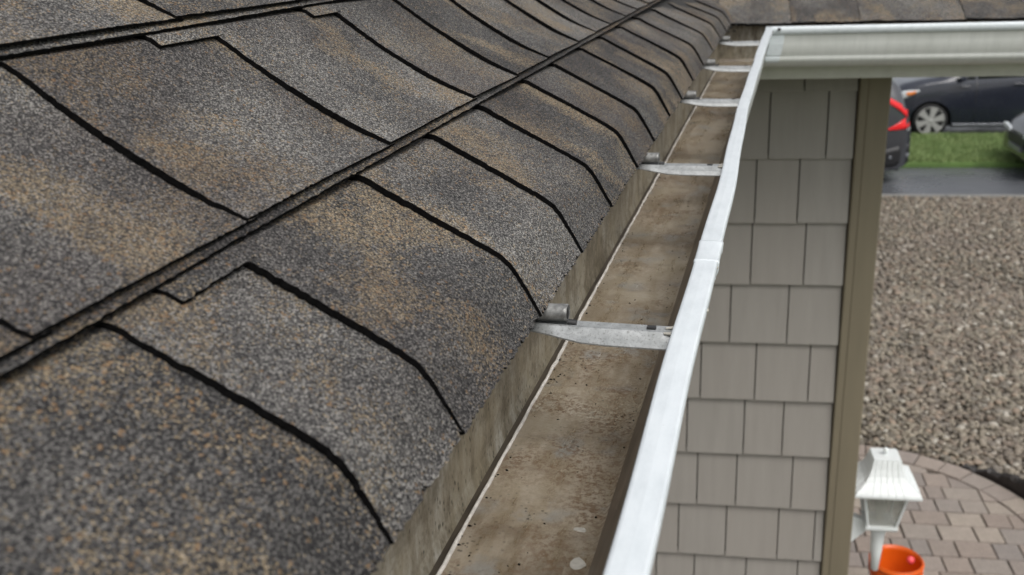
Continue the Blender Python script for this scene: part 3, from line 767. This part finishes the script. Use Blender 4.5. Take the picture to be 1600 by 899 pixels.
# damp leaf crumbs in the corner
lc = MB()
for k in range(26):
    x = -.165+random.gauss(0, .012); y = 2.80+random.gauss(0, .05); s = random.uniform(.004, .011); t = random.uniform(0, 6.28)
    a = Vector((math.cos(t)*s, math.sin(t)*s, 0)); b = Vector((-a.y*.5, a.x*.5, 0)); c = Vector((x, y, HC-.262+random.uniform(0, .012)))
    lc.add([tuple(c-a), tuple(c-b+Vector((0, 0, .002))), tuple(c+a), tuple(c+b), tuple(c+Vector((0, 0, -.003)))], [(0, 1, 2, 3), (0, 4, 1), (1, 4, 2), (2, 4, 3), (3, 4, 0)])
lo = lc.build('leaf_litter', 'deck', None); tag(lo, 'dark clump of rotten leaf crumbs in the far gutter corner', 'leaf litter', kind='stuff')

# ================================================================== WALL LAMP on the side wall
LU, LV = .756, 3.30
LZ = HC
lamp = empty('wall_lamp', UV(.597*KW, LV*KW, HC-1.98*KW), AW); lamp.scale = (KW, KW, KW); tag(lamp, 'white coach lantern with ribbed flared roof on the wall beside the corner board', 'wall lamp')
def lk(mb, name, mat, bevel=0.):
    o = mb.build(name, mat, lamp, bevel); return o
ax = LU-.597; z0 = -1.98                                    # local: x out of the wall, y along it, z relative to the Empty
def sq(r, z, rr=.08):
    p = []
    for k in range(4):
        a = math.pi/4+k*math.pi/2
        p.append((ax+r*math.sqrt(2)*math.cos(a), r*math.sqrt(2)*math.sin(a), z))
    return p
def Z(z): return z-z0
rf = MB(); prof = [(.110, -1.8800), (.111, -1.8720), (.107, -1.8640), (.090, -1.8530), (.073, -1.8400), (.061, -1.8220), (.053, -1.8000), (.047, -1.7740), (.0440, -1.7640)]
rf.rings([sq(r, Z(z)) for r, z in prof], True, 0, False); roofl = lk(rf, 'lamp_roof', 'lampwhite')
rb = MB()
for side in range(4):
    ca, sa_ = math.cos(side*math.pi/2), math.sin(side*math.pi/2)
    for f in (-.62, -.31, 0, .31, .62):
        pts = []
        for r, z in prof[1:]:
            x, y = r+.0006, f*.085*(.45+.55*r/.111)
            pts.append((ax+x*ca-y*sa_, x*sa_+y*ca, Z(z)))
        rb.tube(pts, .0015, 5)
rbo = rb.build('roof_rib', 'lampwhite', roofl)
fin = MB(); fin.lathe([(.005, Z(-1.764)), (.005, Z(-1.756)), (.009, Z(-1.752)), (.010, Z(-1.745)), (.006, Z(-1.739)), (.001, Z(-1.737))], 12, ax, 0); lk(fin, 'finial', 'lampwhite')
def fr(t): return .074+(.046-.074)*t
zt_, zb_ = -1.880, -2.035
for k in range(4):
    a = math.pi/4+k*math.pi/2; mb = MB(); c, s_ = math.cos(a), math.sin(a)
    mb.tube([(ax+fr(0)*math.sqrt(2)*c, fr(0)*math.sqrt(2)*s_, Z(zt_)), (ax+fr(1)*math.sqrt(2)*c, fr(1)*math.sqrt(2)*s_, Z(zb_))], .0065, 4); lk(mb, 'frame_bar', 'lampwhite')
for k in range(4):
    a = k*math.pi/2; mb = MB(); c, s_ = math.cos(a), math.sin(a)
    def pt(r, y, z): return (ax+r*c-y*s_, r*s_+y*c, z)
    mb.rings([[pt(fr(0)-.001, -fr(0), Z(zt_)), pt(fr(0)-.001, fr(0), Z(zt_)), pt(fr(0)-.004, fr(0), Z(zt_)), pt(fr(0)-.004, -fr(0), Z(zt_))], [pt(fr(1)-.001, -fr(1), Z(zb_)), pt(fr(1)-.001, fr(1), Z(zb_)), pt(fr(1)-.004, fr(1), Z(zb_)), pt(fr(1)-.004, -fr(1), Z(zb_))]], True, 0, False)
    lk(mb, 'glass_pane', 'lampglass')
bt = MB(); bt.rings([sq(.054, Z(-2.026)), sq(.055, Z(-2.036)), sq(.050, Z(-2.044)), sq(.030, Z(-2.050))], True, 0, False); lk(bt, 'base_plate', 'lampwhite')
bl = MB(); bl.lathe([(.012, Z(-2.03)), (.012, Z(-2.0)), (.022, Z(-1.975)), (.026, Z(-1.95)), (.018, Z(-1.925)), (.002, Z(-1.915))], 14, ax, 0); lk(bl, 'bulb', 'bulb')
tl = MB(); tl.lathe([(.026, Z(-2.048)), (.030, Z(-2.060)), (.027, Z(-2.074)), (.024, Z(-2.085)), (.020, Z(-2.15)), (.013, Z(-2.235)), (.006, Z(-2.240))], 18, ax, 0); lk(tl, 'tail', 'lampwhite')
ar = MB(); rs = []
for k in range(13):                                        # scrolled bracket from the wall to the lantern base
    t = k/12; x = .008+(ax-.035-.008)*t; zz = Z(-2.045) - .030*(1-t)**2.0; hh = .012+.105*(1-t)**.9
    rs.append([(x, -.014, zz-hh), (x, .014, zz-hh), (x, .017, zz+hh*.6), (x, -.017, zz+hh*.6)])
ar.rings(rs, True, 0, False); lk(ar, 'bracket', 'lampwhite', .002)
bp = MB(); bp.box((.001, -.055, Z(-2.21)), (.014, .055, Z(-1.96))); lk(bp, 'back_plate', 'lampwhite', .004)

# ================================================================== BUCKET
bu = empty('bucket', UV(1.186, 4.715, .018), 0); tag(bu, 'open orange plastic bucket standing on the patio below the lamp', 'bucket')
b = MB(); b.lathe([(.001, .002), (.108, .002), (.113, .010), (.127, .33), (.129, .358), (.1255, .360), (.1235, .33), (.109, .014), (.001, .012)], 40, cap=False); b.build('body', 'orange', bu)
for z in (.345, .312, .290):
    r_ = MB(); r = .1275+(z-.33)*.05; r_.lathe([(r, z-.005), (r+.007, z-.004), (r+.008, z+.003), (r, z+.006), (r, z-.005)], 40, cap=False); r_.build('rim_ring', 'orange', bu)
hd = MB(); hd.tube([(.137*math.cos(t), .137*math.sin(t)*.96, .31-.13*abs(math.sin(t))) for t in np.linspace(0, -math.pi, 20)], .0025, 6); hd.build('wire_handle', 'galv', bu)
bs = MB(); bs.lathe([(.001, .0), (.012, .003), (.018, .012), (.020, .022), (.016, .033), (.009, .039), (.001, .041)], 16); bo = bs.build('ball', 'pink'); bo.location = UV(1.262, 4.740, .335)
tag(bo, 'small round pink object at the inner rim of the orange bucket', 'ball')

# ================================================================== CARS
def make_car(name, label, u_nose, v_near, L, W, H, body, kind):
    car = empty(name, UV(u_nose, v_near+W/2, -.004+.004), AW); tag(car, label, 'car', 'cars parked beyond the gravel')
    hw = W/2
    if kind == 'van':
        X = [0, .04, .15, .35, .62, .86, 1.30, 1.75, 2.4, 3.2, 3.7, 3.92, L]; roofz = [.55, .64, .78, .89, .96, 1.00, 1.24, 1.42, H, H-.02, 1.36, 1.15, .9]
        belt = [.50, .58, .70, .80, .88, .92, .95, .97, 1.0, 1.03, 1.04, 1.0, .8]; wb = (.77, L-.72); wr = .285
    elif kind == 'suv':
        X = [0, .05, .2, .5, .9, 1.1, 1.5, 1.9, 2.6, 3.3, 3.75, 4.02, 4.14, L]; roofz = [.62, .74, .90, .99, 1.05, 1.08, 1.36, 1.56, H, H-.02, H-.06, 1.36, 1.05, .78]
        belt = [.56, .68, .80, .90, .98, 1.0, 1.04, 1.06, 1.09, 1.12, 1.16, 1.16, .98, .70]; wb = (.80, L-.80); wr = .31
    else:
        X = [0, .04, .12, .27, .5, .95, 1.25, 1.75, 2.2, 2.8, 3.3, 3.7, 4.1, L]; roofz = [.58, .66, .72, .79, .86, .95, 1.06, 1.32, H, H-.03, 1.22, 1.04, .98, .72]
        belt = [.52, .60, .66, .73, .80, .89, .95, .97, .98, .99, .99, .98, .94, .66]; wb = (.82, L-.90); wr = .30
    WX = [0, .05, .2, .5, 1.0, L-1.0, L-.5, L-.2, L-.05, L]; WV = [.70, .80, .90, .975, 1, 1, .975, .91, .83, .74]
    BX = [0, .1, .4, L-.4, L-.1, L]; BV = [.26, .20, .17, .17, .22, .28]
    ip = lambda x, a, b: float(np.interp(x, a, b))
    def sect(x):
        w = hw*ip(x, WX, WV); rz_ = ip(x, X, roofz); bz = min(ip(x, X, belt), rz_-.02); sb_ = ip(x, BX, BV)
        return w, rz_, bz, sb_
    def side_w(x, z):                                        # half width at height z on the body side
        w, rz_, bz, sb_ = sect(x); t = (z-sb_)/(bz-sb_)
        if t <= 1: return w*float(np.interp(t, [-.2, 0, .2, .45, .8, 1], [.88, .945, .985, 1., .985, .962]))
        t2 = (z-bz)/max(.02, rz_-bz); return w*float(np.interp(t2, [0, .85, 1], [.962, .79, .70]))
    mb = MB(); rs = []
    xs = sorted(set(list(np.linspace(0, L, 70)) + [c+wr*1.18*math.cos(t) for c in wb for t in np.linspace(0, math.pi, 17)]))
    for x in xs:
        w, rz_, bz, sb_ = sect(x); arch = sb_
        for c in wb:
            R = wr*1.16
            if abs(x-c) < R: arch = max(arch, wr+math.sqrt(R*R-(x-c)**2))
        zs = [arch+(bz-arch)*t for t in (0, .10, .25, .45, .62, .80, .92, 1)]
        half = [(side_w(x, z), z) for z in zs]
        up = [(side_w(x, bz+(rz_-bz)*t), bz+(rz_-bz)*t) for t in (.35, .7, .88)] + [(w*.62, rz_-.006), (w*.35, rz_+.004), (0, rz_+.008)]
        pr = half+up
        rs.append([(x, -y, z) for y, z in pr] + [(x, y, z) for y, z in pr[-2::-1]])
    mb.rings(rs, True, 0, True, False)
    for r in (rs[0], rs[-1]): mb.add(r, [tuple(range(len(r)))])
    mb.build('body', body, car)
    un = MB(); un.box((.12, -hw*.72, .16), (L-.12, hw*.72, .55)); un.build('underbody', 'trim', car)
    def strip_on(name, pts, mat, off=.006, parent=car, side=-1):   # pts: list of (x, z_low, z_high): panel laid on the body side
        m_ = MB(); n = 4; rr = []
        for x, a, b_ in pts:
            ring_o = [(x, side*(side_w(x, a+(b_-a)*k/n)+off), a+(b_-a)*k/n) for k in range(n+1)]
            ring_i = [(x, side*(side_w(x, a+(b_-a)*k/n)-.015), a+(b_-a)*k/n) for k in range(n, -1, -1)]
            rr.append(ring_o+ring_i)
        m_.rings(rr, True, 0, True); return m_.build(name, mat, parent)
    # windows (both sides), windscreen line and mirror
    def win(x0, x1, n, side):
        pts = []
        for k in range(n+1):
            x = x0+(x1-x0)*k/n; w, rz_, bz, sb_ = sect(x); hi = bz+(rz_-bz)*.80
            pts.append((x, bz+.012, max(bz+.02, hi)))
        return pts
    spans = {'van': [(1.12, 1.42), (1.46, 2.25), (2.31, 3.05), (3.11, 3.6)], 'suv': [(1.42, 2.2), (2.26, 3.0), (3.06, 3.62)], 'sedan': [(1.52, 2.25), (2.31, 3.05)]}[kind]
    for side in (-1, 1):
        for x0, x1 in spans: strip_on('side_window', win(x0, x1, 6, side), 'carglass', .005, car, side)
    x0, x1 = {'van': (.92, 1.7), 'suv': (1.13, 1.86), 'sedan': (1.28, 1.98)}[kind]
    m_ = MB(); rr = []
    for k in range(7):
        x = x0+(x1-x0)*k/6; w, rz_, bz, sb_ = sect(x); ring_ = [(x, f*w*.60, rz_+.012-abs(f)**2*.02) for f in np.linspace(-1, 1, 9)]
        rr.append(ring_+[(a, b_, c-.03) for a, b_, c in ring_[::-1]])
    m_.rings(rr); m_.build('windscreen', 'carglass', car)
    for side in (-1, 1):
        xm = spans[0][0]+.06; w, rz_, bz, sb_ = sect(xm); mm = MB()
        mm.rings([[(xm+.02+q*.06*math.cos(t), side*(w+.03+d), bz+.06+q*.055*math.sin(t)) for t in np.linspace(0, 2*math.pi, 10, endpoint=False)] for d, q in ((-.05, .35), (.0, .75), (.07, 1), (.12, .7))]); mm.build('door_mirror', body, car)
    # sill trim, door seams, handles
    strip_on('sill_trim', [(x, .185, .235) for x in np.linspace(wb[0]+wr*1.25, wb[1]-wr*1.25, 8)], 'chrome', .010)
    for xd in [s_[1]+.03 for s_ in spans[:-1]]: strip_on('door_seam', [(xd-.006, .30, sect(xd)[2]), (xd+.006, .30, sect(xd)[2])], 'trim', .002)
    for s_ in spans[:2]: strip_on('door_handle', [(s_[1]-.22, sect(s_[1])[2]-.12, sect(s_[1])[2]-.09), (s_[1]-.08, sect(s_[1])[2]-.12, sect(s_[1])[2]-.09)], body, .022)
    # front: lamps, grille, bumper
    for side in (-1, 1):
        if kind == 'van':
            hl = strip_on('headlight', [(.06, .58, .62), (.18, .60, .73), (.34, .66, .79), (.50, .75, .80), (.56, .785, .80)], 'lens', .010, car, side)
            strip_on('indicator', [(.36, .71, .76), (.44, .72, .77), (.50, .755, .785)], 'amber', .018, hl, side)
        else:
            hl = strip_on('headlight', [(.03, .54, .58), (.14, .555, .64), (.27, .59, .68), (.40, .64, .70)], 'lens', .010, car, side)
        strip_on('lower_bumper', [(.0, .27, .44), (.15, .27, .46), (.34, .24, .42)], 'trim', .012, car, side)
    if kind == 'sedan':
        for side in (-1, 1):
            q = MB(); q.rings([[(x, side*y, z) for y, z in ((hw*.36, .545), (hw*.74, .575), (hw*.72, .625), (hw*.38, .600))] for x in (-.022, .03)], True, 0, False); q.build('headlight', 'lens', car)
    gr = MB(); gr.box((-.02, -hw*.45, .42), (.05, hw*.45, .56)); gr.build('grille', 'trim', car, .008)
    nb_ = MB(); nb_.box((-.035, -.26, .34), (.0, .26, .41)); nb_.build('number_plate', 'chrome', car, .004)
    # rear lamps and bumper
    for side in (-1, 1):
        if kind == 'suv':
            e = L
            tl_ = strip_on('tail_light', [(e-.46, 1.17, 1.24), (e-.34, 1.12, 1.20), (e-.20, 1.03, 1.12), (e-.09, .93, 1.03), (e-.045, .87, .99), (e-.06, .87, .97)][:5], 'red', .014, car, side)
            strip_on('tail_light', [(e-.34, .765, .785), (e-.22, .765, .85), (e-.11, .77, .92), (e-.045, .79, .96)], 'red', .012, car, side)
            strip_on('reversing_light', [(e-.075, .745, .82), (e-.02, .745, .90)], 'lens', .016, car, side)
            strip_on('rear_bumper', [(e-.55, .24, .44), (e-.25, .24, .52), (e-.02, .28, .56)], 'trim', .02, car, side)
            strip_on('bumper_trim', [(e-.30, .36, .40), (e-.01, .37, .42)], 'chrome', .03, car, side)
        else:
            strip_on('tail_light', [(L-.35, .80, .84), (L-.2, .76, .86), (L-.06, .70, .80)], 'red', .012, car, side)
    # wheels
    for c in wb:
        for side in (-1, 1):
            wh = MB(); ww = .19; yb = side*(hw-.015); s2 = -side
            R = wr; prof_ = [(R*.66, 0), (R*.70, .012), (R*.93, .004), (R, .03), (R, ww-.03), (R*.93, ww), (R*.66, ww)]
            n = 28
            wh.rings([[(c+r*math.cos(2*math.pi*k/n), yb+s2*d, wr+r*math.sin(2*math.pi*k/n)) for k in range(n)] for r, d in prof_], True)
            tyre = wh.build('wheel', 'tyre', car)
            rm = MB()
            rm.rings([[(c+r*math.cos(2*math.pi*k/n), yb+s2*d, wr+r*math.sin(2*math.pi*k/n)) for k in range(n)] for r, d in ((R*.80, -.004), (R*.82, .004), (R*.74, .010), (R*.72, .035))], False)
            rm.rings([[(c+r*math.cos(2*math.pi*k/n), yb+s2*d, wr+r*math.sin(2*math.pi*k/n)) for k in range(n)] for r, d in ((R*.17, .012), (R*.16, -.006), (R*.05, -.010))], True)
            for sp in range(6):
                a = 2*math.pi*sp/6+.3; ca_, sb2 = math.cos(a), math.sin(a); tx, tz = -sb2, ca_
                ringa = lambda r, h_, d: [(c+r*ca_+q*h_*tx, yb+s2*(d+e_), wr+r*sb2+q*h_*tz) for q, e_ in ((-1, 0), (1, 0), (1, .02), (-1, .02))]
                rm.rings([ringa(R*.12, R*.11, -.008), ringa(R*.45, R*.15, -.006), ringa(R*.78, R*.22, -.006)], True, 0, False)
            rm.build('rim', 'rim', tyre)
            hubd = MB(); hubd.rings([[(c+r*math.cos(2*math.pi*k/n), yb+s2*d, wr+r*math.sin(2*math.pi*k/n)) for k in range(n)] for r, d in ((R*.66, .034), (R*.66, .040))], True); hubd.build('brake_disc', 'trim', tyre)
    return car
make_car('parked_car', 'navy blue car with silver wheel standing beyond the strip of grass', 3.50, 17.80, 4.05, 1.66, 1.47, 'navy', 'van')
make_car('parked_car', 'charcoal car showing only its red tail light beside the corner board', 3.27-4.22, 14.42, 4.22, 1.64, 1.62, 'grey', 'suv')
make_car('parked_car', 'black car whose headlight and bonnet enter at the right edge', 4.86, 14.42, 4.35, 1.66, 1.40, 'black', 'sedan')

# house wall lamp, gutters and roof all stand in world coordinates: nothing else to place
S.render.engine = 'CYCLES'
